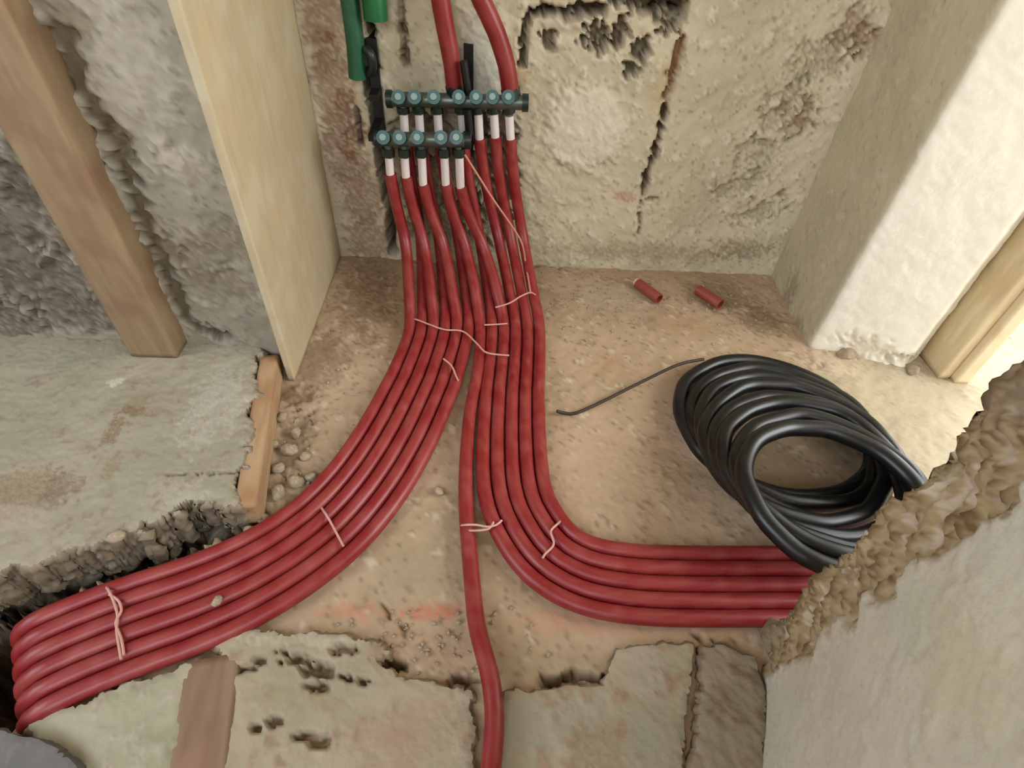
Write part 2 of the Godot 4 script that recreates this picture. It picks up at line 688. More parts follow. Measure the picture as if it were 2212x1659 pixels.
func build_floor():
	var s := sheet([Vector3(-1.25, 0, 0.4), Vector3(2.0, 0, 0.4)], Vector3(0, 0, -1), 1.68, 0.006, false)
	if s.bn[0].y < 0:
		for i in s.nu: s.bn[i] = Vector3.UP
	var tan_a := col(176, 150, 122)
	var tan_b := col(160, 136, 106)
	var pale := col(186, 168, 140)
	var dirt := col(120, 98, 74)
	paint(s, [tan_a, tan_b, pale, dirt], 0.004, Vector3.ZERO, 0.3, 0.38)
	# dark soil of the trench beside the broken slab
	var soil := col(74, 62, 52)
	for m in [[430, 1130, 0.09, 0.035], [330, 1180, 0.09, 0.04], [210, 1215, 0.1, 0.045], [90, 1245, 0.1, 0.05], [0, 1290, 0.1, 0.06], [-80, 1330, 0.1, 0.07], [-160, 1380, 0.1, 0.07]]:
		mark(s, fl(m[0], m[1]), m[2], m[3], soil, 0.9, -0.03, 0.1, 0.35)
	# hole where the left bundle drops below the floor
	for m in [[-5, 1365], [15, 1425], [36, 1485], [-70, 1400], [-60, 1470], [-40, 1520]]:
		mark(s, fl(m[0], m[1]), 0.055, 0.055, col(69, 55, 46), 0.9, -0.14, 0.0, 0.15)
	# pipe shadow put into the niche floor colour; brown earth by board and batten
	mark(s, fl(790, 640), 0.07, 0.16, col(118, 92, 70), 0.75, 0.0, 0.1)
	mark(s, fl(700, 780), 0.06, 0.09, col(130, 104, 80), 0.7)
	mark(s, fl(640, 850), 0.04, 0.03, col(112, 84, 58), 0.8, -0.004)
	mark(s, fl(630, 960), 0.035, 0.08, col(140, 119, 96), 0.8, -0.006)
	mark(s, fl(680, 1060), 0.045, 0.06, col(140, 122, 98), 0.7)
	# lighter wiped patch of screed, ochre and brick-dust stains, darker niche corner
	mark(s, fl(1300, 1020), 0.13, 0.13, col(184, 157, 128), 0.7, 0.0, 0.0, 0.3)
	mark(s, fl(1240, 1080), 0.1, 0.07, col(182, 156, 128), 0.6)
	mark(s, fl(800, 860), 0.06, 0.07, col(172, 144, 116), 0.6)
	mark(s, fl(1310, 790), 0.05, 0.05, col(164, 128, 92), 0.55)
	mark(s, fl(1480, 700), 0.07, 0.04, col(168, 134, 98), 0.6)
	mark(s, fl(1400, 700), 0.03, 0.03, col(120, 104, 80), 0.4)
	mark(s, fl(1330, 640), 0.1, 0.06, col(166, 154, 130), 0.5)
	mark(s, fl(1560, 640), 0.09, 0.07, col(118, 98, 74), 0.7)
	mark(s, fl(1640, 690), 0.05, 0.06, col(100, 80, 58), 0.6)
	mark(s, fl(930, 1322), 0.05, 0.013, col(184, 100, 74), 0.7, 0.0, 0.05)
	mark(s, fl(770, 1320), 0.05, 0.012, col(184, 122, 92), 0.6)
	mark(s, fl(1230, 1345), 0.09, 0.018, col(182, 136, 108), 0.7)
	mark(s, fl(1480, 1365), 0.12, 0.014, col(180, 142, 112), 0.7)
	mark(s, fl(900, 1240), 0.08, 0.05, col(152, 140, 112), 0.6)
	mark(s, fl(960, 1150), 0.04, 0.05, col(156, 140, 114), 0.5)
	# window-side daylight put into the floor colour; the small mark is plaster debris
	mark(s, fl(1930, 880), 0.2, 0.2, col(176, 164, 136), 0.8, 0.0, 0.0, 0.25)
	mark(s, fl(2050, 950), 0.2, 0.2, col(176, 164, 136), 0.7, 0.0, 0.0, 0.25)
	mark(s, fl(1800, 780), 0.06, 0.05, col(200, 176, 150), 0.7, 0.006)
	mark(s, fl(2250, 950), 0.4, 0.3, col(176, 164, 136), 0.8, 0.0, 0.0, 0.2)
	# strip in front of the threshold slabs
	mark(s, fl(880, 1400), 0.12, 0.03, col(160, 132, 104), 0.7)
	mark(s, fl(1180, 1430), 0.1, 0.03, col(158, 138, 106), 0.7)
	for m in [[650, 1440, 0.03, 0.012], [740, 1450, 0.035, 0.011], [820, 1440, 0.03, 0.01], [990, 1470, 0.02, 0.009], [1210, 1475, 0.026, 0.01], [1250, 1460, 0.03, 0.008], [1330, 1470, 0.03, 0.008]]:
		mark(s, fl(m[0], m[1]), m[2], m[3], col(96, 74, 52), 0.85, -0.025, 0.05, 0.4)
	crack(s, [fl(835, 1310), fl(840, 1340), fl(870, 1365), fl(895, 1362)], 0.004, 0.006, col(115, 91, 63))
	crack(s, [fl(1138, 580), fl(1170, 573), fl(1208, 579)], 0.006, 0.008, col(107, 91, 60))
	crack(s, [fl(1490, 1375), fl(1530, 1385), fl(1600, 1390)], 0.006, 0.008, col(115, 107, 77))
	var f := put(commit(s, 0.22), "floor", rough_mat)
	tag(f, "dusty tan screed floor with brick dust and a dark trench", "", "", "structure")

func build_back_wall():
	var zb := -1.2
	var s := sheet([Vector3(-0.44, -0.04, zb), Vector3(0.76, -0.04, zb)], Vector3.UP, 0.94, 0.005, false)
	if s.bn[0].z < 0:
		for i in s.nu: s.bn[i] = Vector3(0, 0, 1)
	paint(s, [col(200, 188, 160), col(186, 176, 148), col(210, 198, 174), col(150, 134, 102)], 0.005, Vector3(3, 1, 0), 0.2, 0.38)
	# brown earth and brick showing left of the manifold
	for m in [[700, 60, 0.05, 0.09], [720, 200, 0.05, 0.1], [745, 330, 0.05, 0.1], [780, 430, 0.05, 0.09], [800, 520, 0.06, 0.07]]:
		mark(s, wz(m[0], m[1], zb), m[2], m[3], col(148, 120, 98), 0.8, -0.004, 0.0, 0.35)
	for m in [[700, 85, 0.016, 0.014], [745, 220, 0.02, 0.03], [750, 330, 0.022, 0.04], [775, 300, 0.02, 0.03]]:
		mark(s, wz(m[0], m[1], zb), m[2], m[3], col(124, 78, 54), 0.7, -0.002)
	# pale smooth filler right of the manifold and between the risers
	mark(s, wz(1265, 280, zb), 0.1, 0.1, col(216, 205, 184), 0.85, 0.006, 0.0, 0.2)
	mark(s, wz(1230, 400, zb), 0.09, 0.06, col(194, 180, 152), 0.7, 0.003, 0.0, 0.3)
	mark(s, wz(1050, 110, zb), 0.04, 0.08, col(206, 204, 186), 0.9, 0.004, 0.0, 0.25)
	mark(s, wz(1350, 425, zb), 0.03, 0.012, col(176, 128, 100), 0.7)
	mark(s, wz(1125, 170, zb), 0.02, 0.02, col(182, 142, 104), 0.6)
	mark(s, wz(1430, 200, zb), 0.03, 0.05, col(186, 166, 124), 0.6)
	# darker lower strip
	mark(s, wz(1400, 545, zb), 0.25, 0.03, col(150, 130, 102), 0.6)
	mark(s, wz(1600, 540, zb), 0.09, 0.03, col(120, 102, 74), 0.6)
	mark(s, wz(1500, 460, zb), 0.06, 0.05, col(168, 160, 130), 0.5)
	# rough grey-green scuffed plaster toward the corner
	for m in [[1700, 250, 0.05, 0.05], [1640, 330, 0.05, 0.03], [1600, 400, 0.05, 0.025], [1780, 130, 0.05, 0.04], [1640, 460, 0.05, 0.03]]:
		mark(s, wz(m[0], m[1], zb), m[2], m[3], col(134, 124, 92), 0.6, -0.006, 0.4, 0.9)
	for m in [[1740, 250, 0.02, 0.03], [1840, 70, 0.03, 0.04], [1700, 240, 0.015, 0.02], [1870, 90, 0.02, 0.03], [1690, 420, 0.012, 0.01]]:
		mark(s, wz(m[0], m[1], zb), m[2], m[3], col(135, 105, 75), 0.7, -0.006, 0.5, 0.8)
	# hollow pockets with a dark lintel gap at the top
	crack(s, [wz(1150, 26, zb), wz(1220, 26, zb), wz(1300, 20, zb)], 0.02, 0.05, col(85, 66, 46), 0.9, 0.004)
	crack(s, [wz(1142, 20, zb), wz(1130, 80, zb), wz(1125, 140, zb)], 0.013, 0.035, col(96, 77, 52), 0.85, 0.004)
	crack(s, [wz(1340, 0, zb), wz(1420, 8, zb), wz(1480, 12, zb)], 0.03, 0.05, col(88, 69, 46), 0.9, 0.01)
	for m in [[1285, 85, 0.028, 0.024, 74], [1380, 110, 0.018, 0.022, 70], [1340, 70, 0.02, 0.02, 96], [1180, 85, 0.014, 0.016, 120], [1450, 35, 0.025, 0.022, 80], [1365, 150, 0.016, 0.014, 92]]:
		mark(s, wz(m[0], m[1], zb), m[2], m[3], col(m[4] * 1.3, m[4] * 1.1, m[4] * 0.88), 0.85, -0.04, 0.3, 0.7)
	mark(s, wz(1225, 50, zb), 0.06, 0.012, col(192, 176, 160), 0.8, 0.004)
	# long crack running down to the floor
	crack(s, [wz(1475, 85, zb), wz(1462, 140, zb), wz(1440, 210, zb)], 0.018, 0.02, col(142, 98, 59), 0.85, 0.005)
	crack(s, [wz(1440, 230, zb), wz(1418, 320, zb), wz(1398, 390, zb), wz(1390, 420, zb)], 0.013, 0.03, col(96, 71, 46), 0.95, 0.005)
	crack(s, [wz(1390, 420, zb), wz(1384, 470, zb), wz(1380, 505, zb)], 0.006, 0.015, col(126, 107, 74), 0.8, 0.003)
	crack(s, [wz(1418, 430, zb), wz(1395, 432, zb)], 0.007, 0.01, col(126, 110, 75), 0.8, 0.003)
	# broken-out recess behind the manifold outlets and pipes
	for m in [[900, 290, 0.07, 0.05], [985, 285, 0.08, 0.05], [1060, 290, 0.06, 0.05], [895, 380, 0.07, 0.07], [980, 390, 0.09, 0.08], [1060, 380, 0.06, 0.08], [960, 480, 0.09, 0.06], [1050, 480, 0.06, 0.06]]:
		mark(s, wz(m[0], m[1], zb), m[2], m[3], col(126, 104, 82), 0.8, -0.028, 0.0, 0.25)
	# chase behind the pipes: a deep dark slot from the floor upward
	crack(s, [wz(800, 60, zb), wz(803, 200, zb), wz(818, 330, zb), wz(838, 440, zb), wz(850, 545, zb)], 0.022, 0.07, col(82, 63, 49), 0.9, 0.003)
	crack(s, [wz(770, 235, zb), wz(777, 310, zb)], 0.010, 0.03, col(66, 46, 38), 0.9, 0.003)
	crack(s, [wz(868, 0, zb), wz(872, 70, zb), wz(876, 145, zb)], 0.014, 0.03, col(121, 91, 69), 0.85, 0.004)
	var w := put(commit(s, 0.22), "wall_back", rough_mat)
	tag(w, "cracked cream plaster wall of the niche behind the manifold", "", "", "structure")
	var up := put(box_mesh(Vector3(-0.44, 0.9, -1.36), Vector3(0.76, 2.4, -1.2)), "wall_back_upper", flat_mat(Color(0.7, 0.65, 0.54), 0.95))
	up.name = "wall_back_upper"
	tag(up, "cream plaster wall above the niche", "", "", "structure")

func build_right_wall():
	# block of wall right of the niche: inner face toward the niche, front face coloured lighter as lit
	var plan := [Vector3(0.70, -0.04, -1.22), Vector3(0.692, -0.04, -0.945), Vector3(0.706, -0.04, -0.928), Vector3(0.935, -0.04, -0.857), Vector3(0.936, -0.04, -1.1)]
	var s := sheet(plan, Vector3.UP, 1.1, 0.006, false, 1)
	var k0 := s.find(Vector3(0.692, 0.3, -1.1))
	if s.bn[int(k0.x)].x > 0:
		for i in s.nu: s.bn[i] = -s.bn[i]
	paint(s, [col(188, 178, 148), col(178, 169, 140), col(194, 184, 158), col(156, 140, 108)], 0.002, Vector3(7, 2, 1), 0.3, 0.5)  # inner face kept tan: its shade is put into the colour
	# lit front face coloured white from the corner on, with a ragged edge
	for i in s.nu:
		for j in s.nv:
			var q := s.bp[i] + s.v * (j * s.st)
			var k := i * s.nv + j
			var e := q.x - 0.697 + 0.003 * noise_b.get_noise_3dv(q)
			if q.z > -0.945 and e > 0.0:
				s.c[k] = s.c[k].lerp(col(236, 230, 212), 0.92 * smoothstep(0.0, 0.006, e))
	for m in [[1960, 40, 0.04, 0.06], [1900, 180, 0.02, 0.05]]:
		mark(s, wx(m[0], m[1], 0.692), m[2], m[3], col(168, 150, 130), 0.5)
	mark(s, wx(1700, 640, 0.692), 0.03, 0.06, col(132, 112, 92), 0.7)
	mark(s, wx(1720, 710, 0.692), 0.04, 0.03, col(126, 104, 88), 0.6)
	mark(s, wx(1680, 530, 0.692), 0.03, 0.06, col(140, 122, 98), 0.6)
	mark(s, Vector3(0.80, 0.03, -0.90), 0.07, 0.025, col(206, 190, 164), 0.8, -0.004, 0.0, 0.8)
	mark(s, Vector3(0.90, 0.02, -0.87), 0.05, 0.02, col(188, 176, 150), 0.8, -0.004, 0.0, 0.8)
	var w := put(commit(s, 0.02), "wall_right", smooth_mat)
	tag(w, "smooth plaster wall end right of the niche with its lit front coloured white", "", "", "structure")
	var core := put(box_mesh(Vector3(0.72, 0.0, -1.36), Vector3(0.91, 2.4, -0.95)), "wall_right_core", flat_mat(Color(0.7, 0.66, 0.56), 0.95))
	tag(core, "wall right of the niche above the plaster", "", "", "structure")
	# door frame
	var d := thing("door_1", Vector3.ZERO, "pale timber door frame beside the white wall", "door frame")
	d.remove_meta("category")
	d.set_meta("kind", "structure")
	var wa := col(222, 204, 166)
	var wb := col(204, 182, 140)
	put(plank_mesh(Vector3(0.938, 0.0, -1.02), Vector3(0.962, 2.05, -0.845), 0.003, 1, wb, wa, wb, 2.0), "casing", wood_mat, d)
	put(plank_mesh(Vector3(0.964, 0.0, -1.0), Vector3(0.995, 2.05, -0.83), 0.004, 1, wa, col(222, 204, 164), wb, 4.0), "lining", wood_mat, d)
	put(plank_mesh(Vector3(0.997, 0.0, -0.98), Vector3(1.010, 2.05, -0.86), 0.003, 1, wb, wa, wb, 6.0), "door_stop", wood_mat, d)
	put(plank_mesh(Vector3(0.938, 2.052, -1.02), Vector3(1.8, 2.1, -0.845), 0.003, 0, wb, wa, wb, 8.0), "head", wood_mat, d)

func build_left_side():
	# plaster wall behind the stud, above the raised slab
	var zl := -0.81
	var s := sheet([Vector3(-1.3, 0.0, zl), Vector3(-0.375, 0.0, zl)], Vector3.UP, 0.95, 0.006, false)
	if s.bn[0].z < 0:
		for i in s.nu: s.bn[i] = Vector3(0, 0, 1)
	paint(s, [col(152, 143, 126), col(138, 131, 115), col(160, 150, 134), col(108, 98, 80)], 0.005, Vector3(0, 5, 2), 0.24, 0.36)
	# old grey render without its top coat, left of and below the stud
	for m in [[60, 470, 0.12, 0.1], [80, 600, 0.14, 0.08], [180, 680, 0.12, 0.05], [20, 380, 0.06, 0.06], [0, 700, 0.1, 0.06], [-100, 500, 0.14, 0.16]]:
		mark(s, wz(m[0], m[1], zl), m[2], m[3], col(90, 80, 66), 0.85, -0.006, 0.0, 0.5)
	for m in [[20, 480, 0.03, 0.02], [10, 560, 0.04, 0.012], [120, 620, 0.04, 0.014], [60, 650, 0.05, 0.01]]:
		mark(s, wz(m[0], m[1], zl), m[2], m[3], col(116, 108, 92), 0.7, 0.003, 0.2, 0.7)
	for m in [[500, 520, 0.06, 0.05], [480, 620, 0.07, 0.04], [420, 560, 0.04, 0.06]]:
		mark(s, wz(m[0], m[1], zl), m[2], m[3], col(116, 104, 86), 0.75, -0.003, 0.0, 0.5)
	mark(s, wz(560, 560, zl), 0.02, 0.03, col(140, 110, 84), 0.6)
	mark(s, wz(400, 360, zl), 0.05, 0.03, col(176, 166, 146), 0.7, 0.004, 0.3, 0.8)
	mark(s, wz(250, 130, zl), 0.08, 0.1, col(176, 166, 148), 0.6, 0.002)
	mark(s, wz(140, 60, zl), 0.04, 0.04, col(126, 118, 96), 0.7, -0.006, 0.0, 0.9)
	# plaster broken away along the stud
	crack(s, [wz(115, 60, zl), wz(165, 180, zl), wz(220, 270, zl), wz(275, 390, zl), wz(310, 480, zl), wz(350, 590, zl), wz(400, 690, zl)], 0.034, 0.016, col(96, 82, 60), 0.85, 0.008)
	crack(s, [wz(400, 700, zl), wz(450, 715, zl), wz(490, 725, zl)], 0.02, 0.03, col(91, 74, 57), 0.9, 0.008)
	for m in [[240, 310, 0.03, 0.03], [360, 545, 0.025, 0.025]]:
		mark(s, wz(m[0], m[1], zl), m[2], m[3], col(135, 118, 91), 0.7, -0.015, 0.0, 0.6)
	var w := put(commit(s, 0.1), "wall_left", rough_mat)
	tag(w, "worn grey plaster wall behind the timber stud", "", "", "structure")
	var up := put(box_mesh(Vector3(-1.3, 0.9, -0.95), Vector3(-0.375, 2.4, -0.81)), "wall_left_upper", flat_mat(Color(0.62, 0.58, 0.5), 0.95))
	tag(up, "grey plaster wall above the stud", "", "", "structure")
	# the stud
	var h := 0.055
	var a := fl(282, 772, h)
	var b := fl(372, 772, h)
	var st := put(plank_mesh(Vector3(a.x, h, zl - 0.02), Vector3(b.x + 0.012, 2.39, a.z), 0.004, 1, col(128, 104, 78), col(144, 122, 90), col(124, 94, 70), 1.0), "timber_stud", wood_mat)
	tag(st, "rough brown timber stud standing on the pale slab", "stud")
	# wide pale board lining the niche
	var pb := put(plank_mesh(Vector3(-0.383, 0.0, -1.198), Vector3(-0.369, 2.39, -0.772), 0.003, 1, col(184, 166, 130), col(172, 158, 128), col(188, 176, 148), 3.0), "lining_board", wood_mat)
	tag(pb, "wide pale timber board lining the niche left of the manifold", "board")

func build_partition():
	# partition right of the photographer: plastered face, broken end with bare rubble masonry
	var p0 := Vector3(0.20, -0.03, 0.40)
	var p1 := fl(1640, 1659)
	var p2 := fl(1652, 1480)
	var p3 := fl(1640, 1352)
	p1.y = -0.03
	p2.y = -0.03
	p3.y = -0.03
	p0 = p1 + (p1 - p2).normalized() * 0.65
	var dir := (p3 - p1).normalized()
	var side := Vector3(-dir.z, 0, dir.x)
	if side.x < 0: side = -side
	var p4 := p3 + side * 0.04 + dir * 0.002
	var p5 := p3 + side * 0.15 - dir * 0.01
	var p6 := p5 - dir * 0.3
	var s := sheet([p0, p1, p2, p3, p4, p5, p6], Vector3.UP, 1.15, 0.005, false, 1)
	var k0 := s.find(p1)
	if s.bn[int(k0.x)].x > 0:
		for i in s.nu: s.bn[i] = -s.bn[i]
	paint(s, [col(196, 190, 172), col(186, 182, 162), col(202, 194, 176), col(174, 164, 142)], 0.0012, Vector3(1, 8, 3), 0.28, 0.48)
	var iu := s.find(p2).x
	var stone_n := make_noise(22.0, 77, 2)
	stone_n.noise_type = FastNoiseLite.TYPE_CELLULAR
	stone_n.cellular_return_type = FastNoiseLite.RETURN_DISTANCE
	for i in s.nu:
		for j in s.nv:
			var q := s.bp[i] + s.v * (j * s.st)
			var k := i * s.nv + j
			# distance past the plaster's ragged edge
			var d := (i - iu) * s.st + 0.06 * (q.y - 0.05) + 0.028 * noise_a.get_noise_3dv(q * 1.4) + 0.02 * noise_b.get_noise_3dv(q)
			if d < -0.006: continue
			var w := smoothstep(-0.004, 0.008, d)
			var cell := stone_n.get_noise_3dv(q)
			var b := noise_b.get_noise_3dv(q)
			var f := noise_c.get_noise_3dv(q)
			s.h[k] += w * (-0.010 - 0.02 * q.y + 0.009 * b + 0.007 * f - 0.012 * cell + 0.012 * noise_a.get_noise_3dv(q * 1.5))
			var cc := col(156, 136, 96).lerp(col(172, 154, 120), clampf(0.5 + b, 0, 1))
			cc = cc.lerp(col(112, 88, 56), smoothstep(0.05, 0.4, f + b * 0.4))
			cc = cc.lerp(col(194, 178, 158), smoothstep(0.2, 0.4, -b + f * 0.3))
			s.c[k] = s.c[k].lerp(cc, w)
			# bright crumbling plaster lip
			var lip := smoothstep(0.012, 0.0, abs(d - 0.003)) * smoothstep(-0.1, 0.2, f + b)
			s.c[k] = s.c[k].lerp(col(186, 170, 150), lip * 0.7)
			s.h[k] += lip * 0.003
	var top := s.find(wz(2150, 900, -0.31))
	mark(s, Vector3(s.bp[int(s.find(p3).x)].x, 0.5, p3.z), 0.05, 0.05, col(110, 92, 76), 0.7, 0.004, 0.0, 0.4)
	mark(s, Vector3(s.bp[int(s.find(p3).x)].x, 0.03, p3.z), 0.05, 0.05, col(120, 110, 92), 0.6, 0.006, 0.0, 0.4)
	# faint trowel scuffs and yellowish patches on the plaster
	for m in [[2150, 1420, 0.05, 0.06, 198, 188, 152], [1960, 1330, 0.05, 0.05, 188, 188, 168], [1800, 1500, 0.05, 0.06, 186, 174, 158], [2000, 1560, 0.06, 0.05, 196, 190, 172], [2180, 1250, 0.05, 0.05, 200, 198, 182]]:
		mark(s, wx(m[0], m[1], 0.36), m[3], m[3], col(m[4], m[5], m[6]), 0.6, 0.0008, 0.0, 0.5)
	var w := put(commit(s, 0.03), "wall_partition", rough_mat)
	tag(w, "plastered partition wall with a broken end of bare rubble masonry", "", "", "structure")
	var mesh := BoxMesh.new()
	var run := p0.distance_to(p3) - 0.04
	mesh.size = Vector3(0.13, 1.29, run)
	var core := put(mesh, "wall_partition_upper", flat_mat(Color(0.7, 0.67, 0.6), 0.95))
	var mid := (p0 + p3) * 0.5 + side * 0.075
	core.look_at_from_position(Vector3(mid.x, 1.755, mid.z), Vector3(mid.x, 1.755, mid.z) + (p3 - p0), Vector3.UP)
	tag(core, "partition wall above the plaster", "", "", "structure")

func build_shell():
	var plaster := flat_mat(Color(0.74, 0.71, 0.64), 0.95)
	var f2 := put(box_mesh(Vector3(-1.8, -0.22, 0.4), Vector3(2.2, 0.0, 1.6)), "floor_rear", flat_mat(Color(0.62, 0.55, 0.46), 0.95))
	tag(f2, "screed floor behind the photographer", "", "", "structure")
	var f3 := put(box_mesh(Vector3(-1.8, -0.22, -1.4), Vector3(-1.25, 0.0, 0.4)), "floor_side", flat_mat(Color(0.62, 0.55, 0.46), 0.95))
	tag(f3, "screed floor at the far left", "", "", "structure")
	var c := put(box_mesh(Vector3(-1.8, 2.4, -1.4), Vector3(2.2, 2.5, 1.7)), "ceiling", plaster)
	tag(c, "plain plaster ceiling", "", "", "structure")
	var far := thing("wall_far_left", Vector3.ZERO, "left side wall of the room with an unseen window hole added for fill light", "wall")  # window hole added out of view to let fill light in
	far.remove_meta("category")
	far.set_meta("kind", "structure")
	for b in [[Vector3(-1.9, 0, -1.4), Vector3(-1.8, 0.9, 1.7)], [Vector3(-1.9, 2.1, -1.4), Vector3(-1.8, 2.5, 1.7)], [Vector3(-1.9, 0.9, -1.4), Vector3(-1.8, 2.1, -0.25)], [Vector3(-1.9, 0.9, 0.95), Vector3(-1.8, 2.1, 1.7)]]:
		put(box_mesh(b[0], b[1]), "wall_panel", plaster, far)
	var fl2 := put(box_mesh(Vector3(-1.8, 0.0, -0.95), Vector3(-1.3, 2.4, -0.81)), "wall_left_end", plaster)
	tag(fl2, "plaster wall past the stud", "", "", "structure")
	# right side wall with its window opening
	var r := thing("wall_window_side", Vector3.ZERO, "right side wall with an open window hole", "wall")
	r.remove_meta("category")
	r.set_meta("kind", "structure")
	for b in [[Vector3(2.1, 0, -1.4), Vector3(2.2, 0.7, 1.7)], [Vector3(2.1, 2.0, -1.4), Vector3(2.2, 2.4, 1.7)], [Vector3(2.1, 0.7, -1.4), Vector3(2.2, 2.0, -0.95)], [Vector3(2.1, 0.7, 0.45), Vector3(2.2, 2.0, 1.7)]]:
		put(box_mesh(b[0], b[1]), "wall_panel", plaster, r)
	var q := thing("wall_rear", Vector3.ZERO, "rear wall with a wide unseen opening for fill light", "wall")  # opening out of view, placed for the frontal fill
	q.remove_meta("category")
	q.set_meta("kind", "structure")
	for b in [[Vector3(-1.8, 0, 1.6), Vector3(2.1, 1.2, 1.7)], [Vector3(-1.8, 2.3, 1.6), Vector3(2.1, 2.4, 1.7)], [Vector3(-1.8, 1.2, 1.6), Vector3(-0.8, 2.3, 1.7)], [Vector3(1.0, 1.2, 1.6), Vector3(2.1, 2.3, 1.7)]]:
		put(box_mesh(b[0], b[1]), "wall_panel", plaster, q)
	# front wall right of and above the doorway
	var g := thing("wall_front_right", Vector3.ZERO, "front wall around the doorway", "wall")
	g.remove_meta("category")
	g.set_meta("kind", "structure")
	put(box_mesh(Vector3(1.8, 0, -1.05), Vector3(2.1, 2.4, -0.9)), "wall_panel", plaster, g)
	put(box_mesh(Vector3(0.912, 2.1, -1.05), Vector3(1.8, 2.4, -0.9)), "wall_panel", plaster, g)
	# pale paving outside the doorway, under the open sky
	var pv := put(box_mesh(Vector3(0.95, -0.25, -5.0), Vector3(5.0, -0.02, -1.29)), "floor_outside", flat_mat(Color(0.9, 0.88, 0.84), 0.9))
	tag(pv, "pale paving outside the doorway", "", "", "structure")

func xz(list: Array, h: float) -> Array:
	var out := []
	for p in list: out.append(fl(p[0], p[1], h))
	return out

